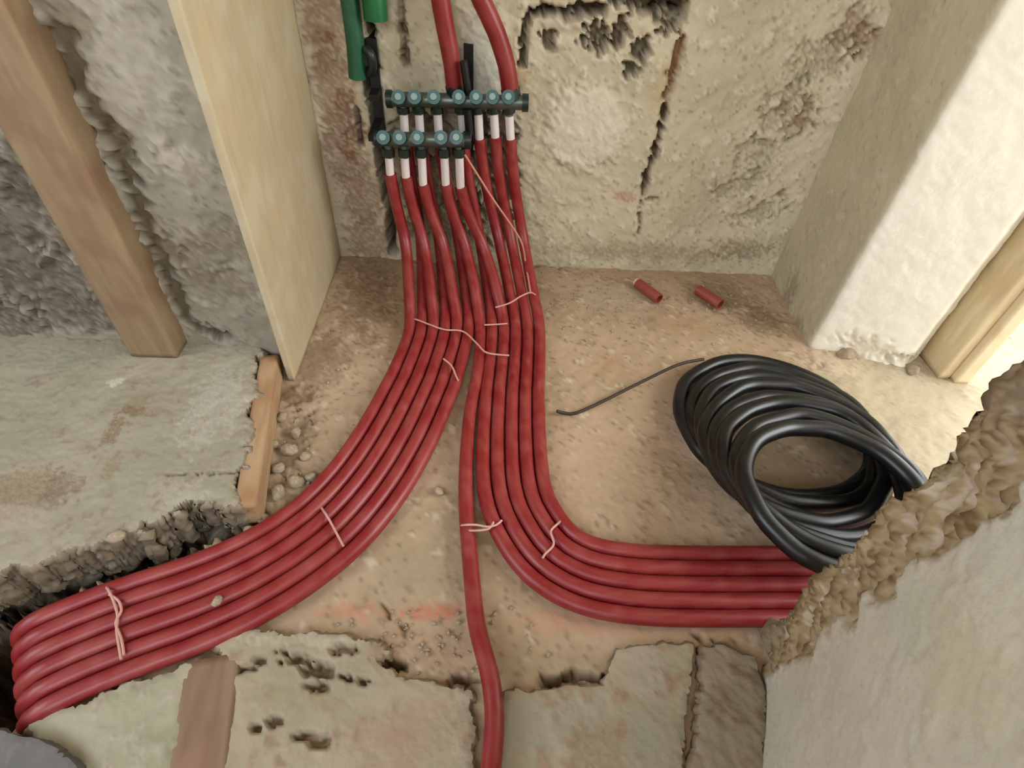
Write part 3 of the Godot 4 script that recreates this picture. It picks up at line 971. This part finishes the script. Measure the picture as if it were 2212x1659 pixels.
func build_slabs():
	var pale := [col(156, 147, 126), col(146, 139, 117), col(156, 143, 124), col(112, 94, 70)]
	# raised slab at the left that carries the stud
	var out := xz([[562, 738], [556, 780], [545, 860], [528, 960], [508, 1085], [470, 1082], [400, 1088], [355, 1110], [300, 1140], [235, 1165], [160, 1180], [90, 1205], [0, 1232], [-150, 1270]], 0.055)
	out.append(Vector3(-1.24, 0.055, -0.4))
	out.append(Vector3(-1.24, 0.055, -0.82))
	out.append(Vector3(-0.45, 0.055, -0.82))
	var marks := []
	for m in [[60, 1060, 0.06, 0.05, 134, 112, 84, 0.75], [130, 1050, 0.03, 0.03, 120, 98, 80, 0.6], [60, 870, 0.1, 0.06, 146, 144, 120, 0.6], [120, 780, 0.12, 0.02, 132, 132, 112, 0.7], [300, 890, 0.05, 0.012, 120, 92, 66, 0.8], [245, 930, 0.015, 0.035, 124, 96, 68, 0.8], [350, 870, 0.03, 0.03, 152, 134, 114, 0.7], [300, 870, 0.02, 0.03, 130, 104, 74, 0.5], [460, 880, 0.05, 0.1, 172, 164, 148, 0.7], [340, 800, 0.06, 0.02, 160, 148, 130, 0.6], [240, 1010, 0.012, 0.03, 138, 116, 84, 0.6], [380, 1060, 0.05, 0.03, 168, 160, 138, 0.6], [250, 825, 0.012, 0.01, 196, 192, 172, 0.8], [30, 1120, 0.04, 0.03, 168, 152, 134, 0.7]]:
		marks.append([fl(m[0], m[1], 0.055), m[2], m[3], col(m[4], m[5], m[6]), m[7]])
	var pits := []
	for k in 12:
		var t := k / 11.0
		pits.append([fl(lerpf(362, 500, t), lerpf(1026, 1020, t), 0.055), 0.005, 0.004, 0.6])
	var sl := put(slab_mesh(out, -0.02, 0.055, 0.010, 0.013, 0.003, pale, col(118, 102, 84), 0.003, pits, marks), "concrete_slab", rough_mat)
	tag(sl, "large pale stained concrete slab with a ragged front edge under the stud", "slab")
	# timber batten along the slab's right edge
	var b0 := fl(583, 770, 0.045)
	var b1 := fl(530, 1098, 0.045)
	var ln := b0.distance_to(b1)
	var bt := put(plank_mesh(Vector3(-0.016, 0.0, -ln * 0.5), Vector3(0.016, 0.05, ln * 0.5), 0.003, 2, col(160, 126, 92), col(176, 146, 108), col(150, 108, 70), 9.0), "timber_batten", wood_mat)
	var mid := (b0 + b1) * 0.5
	bt.look_at_from_position(Vector3(mid.x, 0.0, mid.z), Vector3(b0.x, 0.0, b0.z), Vector3.UP)
	tag(bt, "short brown timber batten lying along the edge of the pale slab", "batten")
	# threshold slabs under the photographer
	var grey := [col(166, 152, 128), col(152, 142, 116), col(158, 134, 112), col(118, 102, 76)]
	var hh := 0.015
	var dark := col(132, 112, 88)
	var o2 := xz([[440, 1352], [560, 1358], [690, 1366], [800, 1385], [842, 1405], [800, 1425], [850, 1455], [940, 1478], [1018, 1490], [1022, 1600], [1020, 1720], [470, 1720], [486, 1600], [500, 1480], [470, 1400]], hh)
	var p2 := []
	for m in [[530, 1442, 0.011], [640, 1425, 0.016], [668, 1445, 0.016], [700, 1452, 0.014], [745, 1464, 0.011], [780, 1470, 0.010], [690, 1480, 0.014], [560, 1425, 0.010], [740, 1400, 0.012], [610, 1405, 0.008], [700, 1600, 0.014], [660, 1590, 0.010], [590, 1560, 0.010], [550, 1570, 0.008]]:
		p2.append([fl(m[0], m[1], hh), m[2] * 1.25, 0.016, 0.4])
	var m2 := []
	for m in [[820, 1620, 0.06, 0.04, 160, 132, 110, 0.7], [640, 1380, 0.08, 0.012, 178, 166, 144, 0.8], [900, 1560, 0.05, 0.04, 158, 134, 108, 0.6], [620, 1500, 0.06, 0.02, 148, 136, 106, 0.7], [690, 1640, 0.06, 0.03, 172, 160, 134, 0.6]]:
		m2.append([fl(m[0], m[1], hh), m[2], m[3], col(m[4], m[5], m[6]), m[7]])
	var t2 := put(slab_mesh(o2, -0.005, hh, 0.007, 0.006, 0.003, grey, dark, 0.004, p2, m2), "threshold_slab", rough_mat)
	tag(t2, "pitted threshold slab between the brown plank and the single red pipe", "slab")
	var o3 := xz([[1092, 1490], [1180, 1492], [1300, 1478], [1330, 1400], [1420, 1392], [1496, 1392], [1494, 1480], [1480, 1580], [1470, 1720], [1080, 1720], [1085, 1600]], hh)
	var m3 := []
	for m in [[1400, 1450, 0.03, 0.04, 164, 150, 134, 0.7], [1170, 1560, 0.06, 0.03, 150, 146, 128, 0.7], [1290, 1620, 0.04, 0.05, 140, 116, 86, 0.7], [1400, 1600, 0.04, 0.04, 150, 144, 122, 0.6], [1250, 1530, 0.05, 0.02, 160, 152, 134, 0.7]]:
		m3.append([fl(m[0], m[1], hh), m[2], m[3], col(m[4], m[5], m[6]), m[7]])
	var t3 := put(slab_mesh(o3, -0.005, hh, 0.007, 0.004, 0.003, grey, dark, 0.004, [], m3), "threshold_slab", rough_mat)
	tag(t3, "greyish threshold slab right of the single red pipe", "slab")
	var o4 := xz([[1522, 1398], [1580, 1396], [1630, 1420], [1655, 1500], [1650, 1600], [1650, 1720], [1492, 1720], [1504, 1580], [1516, 1480]], hh)
	var t4 := put(slab_mesh(o4, -0.005, hh, 0.007, 0.005, 0.004, [col(150, 134, 114), col(140, 126, 104), col(130, 112, 92), col(104, 84, 66)], dark, 0.004), "threshold_slab", rough_mat)
	tag(t4, "narrow brownish threshold slab against the foot of the partition", "slab")
	var o1 := xz([[130, 1530], [265, 1482], [395, 1432], [424, 1425], [405, 1500], [380, 1600], [355, 1720], [40, 1720], [60, 1560]], 0.018)
	var t1 := put(slab_mesh(o1, -0.005, 0.018, 0.010, 0.006, 0.003, [col(166, 158, 134), col(154, 148, 122), col(170, 160, 142), col(118, 104, 80)], dark, 0.004), "threshold_slab", rough_mat)
	tag(t1, "pale threshold slab left of the brown plank under the left pipe bundle", "slab")
	# plank let into the threshold
	var k0 := fl(455, 1415, 0.02)
	var k1 := fl(410, 1720, 0.02)
	var kl := k0.distance_to(k1)
	var pk := put(plank_mesh(Vector3(-0.034, 0.0, -kl * 0.5), Vector3(0.034, 0.016, kl * 0.5), 0.004, 2, col(138, 112, 90), col(122, 94, 72), col(148, 112, 88), 12.0), "plank", wood_mat)
	var km := (k0 + k1) * 0.5
	pk.look_at_from_position(Vector3(km.x, 0.0, km.z), Vector3(k0.x, 0.0, k0.z), Vector3.UP)
	tag(pk, "reddish brown weathered plank set between two threshold slabs", "plank")
	# dark grey board in the corner
	var og := xz([[-200, 1575], [0, 1580], [60, 1590], [120, 1612], [165, 1655], [170, 1720], [-200, 1720]], 0.035)
	var tg := put(slab_mesh(og, -0.005, 0.035, 0.004, 0.002, 0.001, [col(112, 108, 104), col(98, 96, 94), col(118, 114, 106), col(90, 88, 84)], col(100, 98, 92), 0.004), "slate_piece", smooth_mat)
	tag(tg, "dark bluish grey slate piece lying on the threshold by the left bundle", "slate")

# ---------------------------------------------------------------- pipes
const PIPE_R := 0.0119
var red_a: Color
var red_b: Color

func offset_path(center: PackedVector3Array, off: float) -> Array:
	var out := []
	var n := center.size()
	for i in n:
		var t := center[min(i + 1, n - 1)] - center[max(i - 1, 0)]
		t.y = 0
		t = t.normalized()
		out.append(center[i] + Vector3(-t.z, 0, t.x) * off)
	return out

func build_pipes():
	red_a = col(130, 30, 32)
	red_b = col(150, 68, 62)
	var pitch := 0.0247
	# floor routes
	var left_px := [[915, 820], [862, 930], [800, 1030], [725, 1118], [640, 1187], [540, 1247], [420, 1300], [300, 1342], [190, 1384], [138, 1406], [84, 1432]]
	var right_px := [[1107, 850], [1105, 950], [1111, 1050], [1136, 1122], [1188, 1193], [1265, 1238], [1370, 1258], [1500, 1263], [1640, 1263], [1760, 1263], [1900, 1263], [2050, 1263]]
	var left_c := []
	for p in left_px: left_c.append(fl(p[0], p[1], PIPE_R + 0.002))
	var right_c := []
	for p in right_px: right_c.append(fl(p[0], p[1], PIPE_R + 0.002))
	var lpath := smooth_path(left_c, 0.02)
	var rpath := smooth_path(right_c, 0.02)
	# [outlet pixel x, outlet y top, white end y, upper row?]
	var uppers := [[872, 243, 292], [905, 243, 292], [945, 243, 290], [997, 243, 292], [1033, 243, 300], [1067, 243, 296], [1100, 250, 300]]
	var lowers := [[840, 338, 376], [874, 338, 382], [911, 338, 398], [960, 338, 398], [992, 338, 404]]
	var slot_upper := [1, 3, 5, 7, 9, 10, 11]
	var slot_lower := [0, 2, 4, 6, 8]
	var route := {}
	for k in 7: route[slot_upper[k]] = [uppers[k], -1.155, k, true]
	for k in 5: route[slot_lower[k]] = [lowers[k], -1.105, k, false]
	var ord := ["first", "second", "third", "fourth", "fifth", "sixth", "seventh"]
	for i in 12:
		var r = route[i]
		var z: float = r[1]
		var top := wz(r[0][0], r[0][1], z)
		var we := wz(r[0][0] + 3, r[0][2], z)
		var neck := fl(884 + i * 25.6, 715, PIPE_R + 0.002)
		var pts := []
		var go := top.lerp(we, 1.0)
		pts.append(go)
		pts.append(Vector3(lerpf(go.x, neck.x, 0.16), lerpf(go.y, 0.1, 0.4), z + 0.002))
		pts.append(Vector3(lerpf(go.x, neck.x, 0.5), 0.115, z + 0.018))
		pts.append(Vector3(lerpf(go.x, neck.x, 0.82), 0.045 if r[3] else 0.058, lerpf(z, neck.z, 0.55)))
		pts.append(neck)
		var label := ""
		var group := ""
		var which: String = ord[r[2]]
		if i < 6:
			pts.append_array(offset_path(lpath, (i - 2.5) * -pitch))
			# each pipe turns down into the hole
			var e: Vector3 = pts[-1]
			var t: Vector3 = (e - pts[-3]).normalized()
			pts.append(e + t * 0.016 + Vector3(0, -0.008, 0))
			pts.append(e + t * 0.028 + Vector3(0, -0.03, 0))
			pts.append(e + t * 0.032 + Vector3(0, -0.07, 0))
			pts.append(e + t * 0.033 + Vector3(0, -0.15, 0))
			label = "red heating pipe from manifold to rubble trench, %s counted from the batten side" % ord[i]
			group = "red pipes of the bundle toward the trench"
		elif i == 6:
			for p in [[1033, 800, 0.0], [1016, 890, 0.0], [1007, 1000, 0.0], [1007, 1100, 0.0], [1013, 1180, 0.0], [1021, 1270, 0.0], [1030, 1350, 0.006], [1048, 1420, 0.014], [1062, 1480, 0.018], [1068, 1560, 0.018], [1060, 1660, 0.018], [1040, 1800, 0.018]]:
				pts.append(fl(p[0], p[1], PIPE_R + 0.002 + p[2]))
			label = "single red heating pipe running straight over the gap between threshold slabs"
		else:
			pts.append_array(offset_path(rpath, (i - 9) * -pitch))
			label = "red heating pipe from manifold to partition end, %s counted from the coil side" % ord[11 - i]
			group = "red pipes of the bundle toward the partition"
		# straighten the sampling so that the tube bends evenly
		var path := smooth_path(pts, 0.012)
		var o := thing("heating_pipe", Vector3.ZERO, label, "pipe", group)
		put(tube(path, PIPE_R, 14, red_a, red_b, 0.015), "sheath", pipe_mat, o)
		var w := put(rod(top, we + (we - top).normalized() * 0.004, 0.0085, 12, Color.WHITE), "bare_pipe_end", white_pipe_mat, o)
		w.set_meta("label", "bare white pipe end above the red sheath")

func build_manifold():
	var zu := -1.155
	var zl := -1.105
	var o := thing("manifold", Vector3(-0.08, 0.38, -1.2), "two-bar heating manifold with green valve caps mounted on the niche wall", "manifold")
	var off := -o.position
	var steel := flat_mat(Color(0.42, 0.45, 0.42), 0.4, 0.7)
	var teal := flat_mat(Color(0.16, 0.33, 0.31), 0.4)
	var dark_green := flat_mat(Color(0.10, 0.16, 0.13), 0.4)
	var blackm := flat_mat(Color(0.02, 0.02, 0.02), 0.5)
	var ua := wz(848, 214, zu)
	var ub := wz(1128, 222, zu)
	var la := wz(824, 300, zl)
	var lb := wz(1004, 303, zl)
	var bars := [[ua, ub], [la, lb]]
	for b in bars:
		var m := put(rod(b[0] + off, b[1] + off, 0.0135, 16, Color.WHITE), "bar", steel, o)
		for e in 2:
			var dirn: Vector3 = (b[e] - b[1 - e]).normalized()
			put(rod(b[e] + off, b[e] + off + dirn * 0.012, 0.016, 6, Color.WHITE), "end_cap", dark_green, m)
	var xs := [[872, 905, 945, 997, 1033, 1067, 1100], [840, 874, 911, 960, 992]]
	var ends := [243.0, 338.0]
	for row in 2:
		var z := zu if row == 0 else zl
		for x in xs[row]:
			var yb: float = 216.0 if row == 0 else 300.0
			var c := wz(x - 3, yb, z)
			var stub := wz(x, ends[row] + 6, z)
			# outlet with compression nut below the bar
			var n := put(rod(c + off, stub + off, 0.0075, 10, Color.WHITE), "outlet", steel, o)
			put(rod(c.lerp(stub, 0.45) + off, c.lerp(stub, 0.85) + off, 0.0125, 6, Color.WHITE), "nut", dark_green, n)
			# valve with its cap on the bar's front, tilted upward
			var tip := c + Vector3(0, 0.012, 0.026)
			var v := put(rod(c + off, tip + off, 0.009, 10, Color.WHITE), "valve", dark_green, o)
			put(rod(tip + off, tip + Vector3(0, 0.008, 0.016) + off, 0.0125, 14, Color.WHITE), "valve_cap", teal, v)
			put(rod(tip + Vector3(0, 0.008, 0.016) + off, tip + Vector3(0, 0.0105, 0.021) + off, 0.006, 10, Color.WHITE), "cap_screw", flat_mat(Color(0.5, 0.6, 0.56), 0.45), v)
	# brackets that hold both bars to the wall
	var bx0 := wz(1010, 250, zu).x
	for x in [bx0, wz(812, 260, zu).x]:
		var br := put(box_mesh(Vector3(x - 0.009, 0.27, -1.29) + off, Vector3(x + 0.009, 0.48, -1.19) + off), "bracket", blackm, o)
		put(box_mesh(Vector3(x - 0.008, ua.y - 0.006, -1.19) + off, Vector3(x + 0.008, ua.y + 0.006, zu) + off), "bracket_arm", blackm, br)
		put(box_mesh(Vector3(x - 0.008, la.y - 0.006, -1.19) + off, Vector3(x + 0.008, la.y + 0.006, zl) + off), "bracket_arm", blackm, br)
	# black shut-off lever standing up beside the left riser, connector nuts of the risers
	put(rod(wz(1012, 205, zu + 0.02) + off, wz(1001, 132, zu + 0.02) + off, 0.0075, 10, Color.WHITE), "shut_off_lever", blackm, o)
	put(rod(wz(1014, 290, zu + 0.015) + off, wz(1010, 236, zu + 0.015) + off, 0.008, 10, Color.WHITE), "drain_hose", blackm, o)
	put(rod(wz(986, 205, zu) + off, wz(982, 182, zu) + off, 0.018, 6, Color.WHITE), "riser_nut", dark_green, o)
	put(rod(wz(1106, 214, zu) + off, wz(1102, 190, zu) + off, 0.018, 6, Color.WHITE), "riser_nut", dark_green, o)
	# supply pipes from above
	var rl := thing("supply_pipe", Vector3.ZERO, "thick red supply pipe rising beside the black lever", "pipe")
	var p := [wz(982, 186, zu), wz(977, 140, zu), wz(962, 60, zu), wz(950, -10, zu), wz(942, -60, zu)]
	var e: Vector3 = p[4]
	p.append(e + Vector3(-0.005, 0.3, -0.005))
	p.append(Vector3(e.x - 0.005, 2.39, zu))
	put(tube(smooth_path(p, 0.02), 0.0165, 16, red_a, red_b, 0.03), "sheath", pipe_mat, rl)
	var rr := thing("supply_pipe", Vector3.ZERO, "thick red supply pipe bending to the right end of the upper manifold bar", "pipe")
	p = [wz(1102, 194, zu), wz(1094, 140, zu), wz(1072, 70, zu), wz(1040, 0, zu), wz(1022, -40, zu)]
	e = p[4]
	p.append(e + Vector3(-0.03, 0.3, 0.0))
	p.append(Vector3(e.x - 0.03, 2.39, zu))
	put(tube(smooth_path(p, 0.02), 0.0165, 16, red_a, red_b, 0.03), "sheath", pipe_mat, rr)

func build_coil():
	# a slumped stack: every turn rests a little nearer the partition than the one below
	var turns := 8.0
	var r := 0.0135
	var steps := 72
	var low := fl(1668, 905, 0.015)
	var high := fl(1815, 1074, 0.135)
	var pts := PackedVector3Array()
	for i in range(0, int(turns * steps) + 1):
		var t := i / (turns * steps)
		var th := TAU * i / steps
		var c := low.lerp(high, t)
		var rad := lerpf(0.172, 0.122, t) + 0.004 * sin(i * 0.05)
		var q := Vector3(c.x + cos(th) * rad, c.y, c.z + sin(th) * rad)
		q += Vector3(noise_a.get_noise_1d(i * 0.006), noise_a.get_noise_1d(i * 0.006 + 40.0) * 0.5, noise_a.get_noise_1d(i * 0.006 + 90.0)) * 0.014
		q.y = max(q.y, r + 0.001)
		pts.append(q)
	var o := thing("conduit_coil", Vector3(0.57, 0, -0.64), "coil of black flexible conduit lying on the floor beside the partition end", "conduit coil")
	var local := PackedVector3Array()
	for p in pts: local.append(p - o.position)
	put(tube(local, r, 12, col(15, 16, 16), col(27, 28, 28)), "conduit", black_mat, o)
	# stiff draw wire poking out
	var w := [fl(1203, 888, 0.012), fl(1222, 893, 0.006), fl(1245, 892, 0.006), fl(1300, 868, 0.008), fl(1390, 823, 0.018), fl(1465, 788, 0.034), fl(1520, 776, 0.036)]
	var wo := put(tube(smooth_path(w, 0.008), 0.0032, 8, col(62, 44, 26), col(74, 54, 34)), "draw_wire", flat_mat(Color(0.2, 0.14, 0.09), 0.6))
	tag(wo, "thin dark wire with a bent tip poking out of the conduit coil", "wire")

func build_small_things():
	# offcuts of red sheath
	var spots := [[1378, 612, 1424, 646], [1508, 626, 1556, 658]]
	var labels := ["short red sheath offcut with a pale end lying on the gravelly floor", "short red sheath offcut with a dark open end nearer the wall corner"]
	for k in 2:
		var q = spots[k]
		var a := fl(q[0], q[1], 0.014)
		var b := fl(q[2], q[3], 0.014)
		var o := thing("pipe_offcut", (a + b) * 0.5 - Vector3(0, 0.014, 0), labels[k], "offcut")
		var oo := -o.position
		put(hollow_tube(a + oo, b + oo, 0.0125, 0.0095, col(136, 56, 48), col(150, 78, 64)), "sheath", pipe_mat, o)
		var d := (b - a).normalized()
		if k == 0:
			var inner := put(hollow_tube(a + oo - d * 0.008, a + oo + d * 0.03, 0.0088, 0.0065, col(214, 190, 172), col(206, 180, 160)), "inner_pipe", pipe_mat, o)
			inner.set_meta("label", "pale pipe end inside the red sheath")
	# wire ties lying over the pipes
	var tie := flat_mat(Color(0.78, 0.58, 0.53), 0.5)
	var h := 0.0285
	var ties := [
		["pale wire tie slanting across both bundles at the bend below the manifold", [[880, 688, 0.02], [898, 690, h], [925, 700, h], [960, 712, h], [1000, 716, h], [1030, 742, h], [1052, 762, h], [1100, 768, h]]],
		["pale wire tie at the outer edge of the bend below the manifold", [[1070, 664, 0.056], [1100, 655, 0.06], [1125, 640, 0.066], [1146, 632, 0.064], [1160, 640, 0.04]]],
		["short pale wire tie between the pipes below the bend", [[1046, 702, h], [1070, 701, h], [1096, 699, h]]],
		["pale wire tie where the single red pipe leaves the bundle", [[994, 1136, 0.012], [1004, 1134, h], [1030, 1134, h], [1052, 1138, h], [1072, 1134, h], [1084, 1124, h]]],
		["second pale wire tie under the one at the single pipe", [[1000, 1146, 0.02], [1030, 1146, h], [1056, 1142, h], [1066, 1128, h]]],
		["pale wire tie on the outside of the bend toward the partition", [[1218, 1120, 0.012], [1204, 1132, h], [1190, 1148, h], [1196, 1176, h], [1178, 1196, h], [1172, 1206, h]]],
		["pale wire tie around the bundle beside the timber batten", [[690, 1090, 0.01], [702, 1108, h], [712, 1124, h], [726, 1150, h], [742, 1180, h]]],
		["pale double wire tie around the bundle beside the rubble trench", [[222, 1262, 0.01], [234, 1274, h], [246, 1300, h], [254, 1330, h], [252, 1360, h], [256, 1390, h], [262, 1424, h]]],
		["thin second strand of wire beside the rubble trench tie", [[236, 1284, h], [256, 1298, h], [262, 1320, h], [250, 1345, h], [262, 1380, h], [268, 1415, h]]],
		["pale wire tie strand across the right of the two inner left pipes", [[958, 775, h], [975, 790, h], [985, 812, h], [990, 822, h]]]]
	for t in ties:
		var pts := []
		for p in t[1]: pts.append(fl(p[0], p[1], p[2]))
		var o := put(tube(smooth_path(pts, 0.004), 0.0019, 6, Color.WHITE, Color.WHITE), "wire_tie", tie)
		tag(o, t[0], "wire tie")
	# twine hanging from the manifold down over the pipes
	var tw := [wz(1004, 334, -1.085), wz(1030, 375, -1.08), wz(1065, 430, -1.075), wz(1108, 492, -1.075), wz(1128, 528, -1.08), wz(1136, 572, -1.085), fl(1146, 632, 0.064)]
	var two := put(tube(smooth_path(tw, 0.006), 0.0021, 6, Color.WHITE, Color.WHITE), "twine", flat_mat(Color(0.76, 0.52, 0.44), 0.9))
	tag(two, "thin pinkish twine hanging from the lower manifold bar over the pipes", "twine")
	# green conduits left of the manifold
	var gm := vertex_mat(0.45, 0.0)
	var g0 := thing("green_conduit", Vector3.ZERO, "longer green plastic conduit hanging beside the lining board", "conduit")
	var p := [wz(772, 168, -1.17), wz(768, 100, -1.17), wz(758, 20, -1.17), wz(750, -40, -1.17)]
	var e: Vector3 = p[3]
	p.append(Vector3(e.x, 0.85, -1.17))
	p.append(Vector3(e.x, 1.2, -1.21))
	put(tube(smooth_path(p, 0.012), 0.0165, 14, col(26, 78, 50), col(42, 94, 66)), "conduit", gm, g0)
	var g1 := thing("green_conduit", Vector3.ZERO, "shorter bright green plastic conduit end above the manifold", "conduit")
	p = [wz(812, 42, -1.165), wz(808, 0, -1.165), wz(800, -50, -1.165)]
	e = p[2]
	p.append(Vector3(e.x, 0.85, -1.165))
	p.append(Vector3(e.x, 1.2, -1.21))
	put(tube(smooth_path(p, 0.012), 0.021, 14, col(16, 92, 48), col(28, 106, 58)), "conduit", gm, g1)
	# little black clip on the end of the green conduit
	var ca := wz(797, 132, -1.165)
	var cl := put(tube(smooth_path([ca + Vector3(-0.004, 0.02, 0), ca + Vector3(0.006, 0.012, 0.006), ca + Vector3(0.006, -0.01, 0.004), ca + Vector3(-0.004, -0.022, -0.006)], 0.004), 0.008, 8, col(28, 34, 30), col(38, 44, 40)), "cable_clip", flat_mat(Color(0.1, 0.12, 0.1), 0.4))
	tag(cl, "small black clip beside the longer green conduit", "clip")

func build_rubble():
	var rng := RandomNumberGenerator.new()
	rng.seed = 4242
	var stone_m := vertex_mat(0.95, 0.0)
	var darks := []
	var pales := []
	for k in 4:
		darks.append(stone_mesh(100 + k, col(92, 86, 72), col(62, 54, 46), col(112, 104, 88)))
		pales.append(stone_mesh(200 + k, col(162, 146, 122), col(146, 128, 102), col(178, 162, 142)))
	# stones in the dark trench
	var trench := []
	for k in 34:
		var u := rng.randf()
		var along := Vector2(lerpf(-30, 510, u), lerpf(1275, 1135, u))
		along += Vector2(0, rng.randf_range(-35, 45) * lerpf(1.0, 0.5, u))
		trench.append([along.x, along.y, pow(rng.randf(), 2.0) * 0.022 + 0.008])
	for t in trench:
		var p := fl(t[0], t[1], -0.02)
		var o := put(darks[rng.randi() % 4], "rubble_stone", stone_m)
		o.position = p
		o.scale = Vector3(1.2, 0.8, 1.0) * t[2]
		o.rotation = Vector3(rng.randf() * 0.6, rng.randf() * TAU, rng.randf() * 0.6)
		if t[2] > 0.017: tag(o, "large dark grey rubble stone in the trench below the pale slab", "stone", "large dark stones in the trench")
		else: tag(o, "small dark grey rubble stone in the trench below the pale slab", "stone", "small dark stones in the trench")
	# pale broken pieces beside the batten
	for t in [[610, 900, 0.015], [640, 935, 0.014], [625, 970, 0.018], [660, 985, 0.015], [600, 1010, 0.016], [640, 1040, 0.018], [672, 1030, 0.013], [600, 1065, 0.015], [655, 1080, 0.014], [570, 1120, 0.013], [540, 1150, 0.014], [615, 1110, 0.012], [590, 960, 0.012]]:
		var p := fl(t[0], t[1], 0.004)
		var o := put(pales[rng.randi() % 4], "rubble_stone", stone_m)
		o.position = p
		o.scale = Vector3.ONE * t[2] * rng.randf_range(0.7, 1.0)
		o.rotation = Vector3(rng.randf() * 0.6, rng.randf() * TAU, rng.randf() * 0.6)
		tag(o, "small broken plaster lump on the floor beside the timber batten", "stone", "plaster lumps beside the batten")
	# white crumbs on and by the pipes
	for t in [[948, 1062, 0.010, 0.005, "small white plaster crumb on the floor in the fork of the pipe bundles"], [468, 1298, 0.008, 0.03, "small white plaster crumb resting on the left pipe bundle"], [250, 1158, 0.012, 0.058, "white plaster crumb on the ragged edge of the pale slab"], [1830, 765, 0.022, 0.01, "larger plaster lump at the foot of the white wall"], [1975, 800, 0.016, 0.008, "plaster lump beside the foot of the timber door frame"]]:
		var o := put(pales[rng.randi() % 4], "plaster_crumb", stone_m)
		o.position = fl(t[0], t[1], t[3])
		o.scale = Vector3.ONE * t[2]
		o.rotation.y = rng.randf() * TAU
		tag(o, t[4], "plaster crumb")
	# fine grit scattered by the wall foot: too many and small to count
	var mm := MultiMesh.new()
	mm.transform_format = MultiMesh.TRANSFORM_3D
	mm.mesh = pales[1]
	var list := []
	for k in 420:
		var c := rng.randi() % 5
		var p := Vector3.ZERO
		if c < 2: p = fl(1290 + rng.randfn() * 90, 660 + rng.randfn() * 45)
		elif c == 2: p = fl(1580 + rng.randfn() * 60, 660 + rng.randfn() * 40)
		elif c == 3: p = fl(900 + rng.randfn() * 120, 1380 + rng.randfn() * 40)
		else: p = fl(700 + rng.randfn() * 60, 900 + rng.randfn() * 130)
		if p.z < -1.18 or p.x < -0.35 or p.x > 0.68: continue
		list.append(Transform3D(Basis.from_euler(Vector3(rng.randf(), rng.randf() * TAU, rng.randf())).scaled(Vector3.ONE * rng.randf_range(0.0015, 0.0042)), p + Vector3(0, 0.001, 0)))
	mm.instance_count = list.size()
	for k in list.size(): mm.set_instance_transform(k, list[k])
	var g := MultiMeshInstance3D.new()
	g.multimesh = mm
	g.material_override = stone_m
	g.name = "plaster_grit"
	add_child(g)
	tag(g, "fine plaster grit scattered on the screed floor", "grit", "", "stuff")
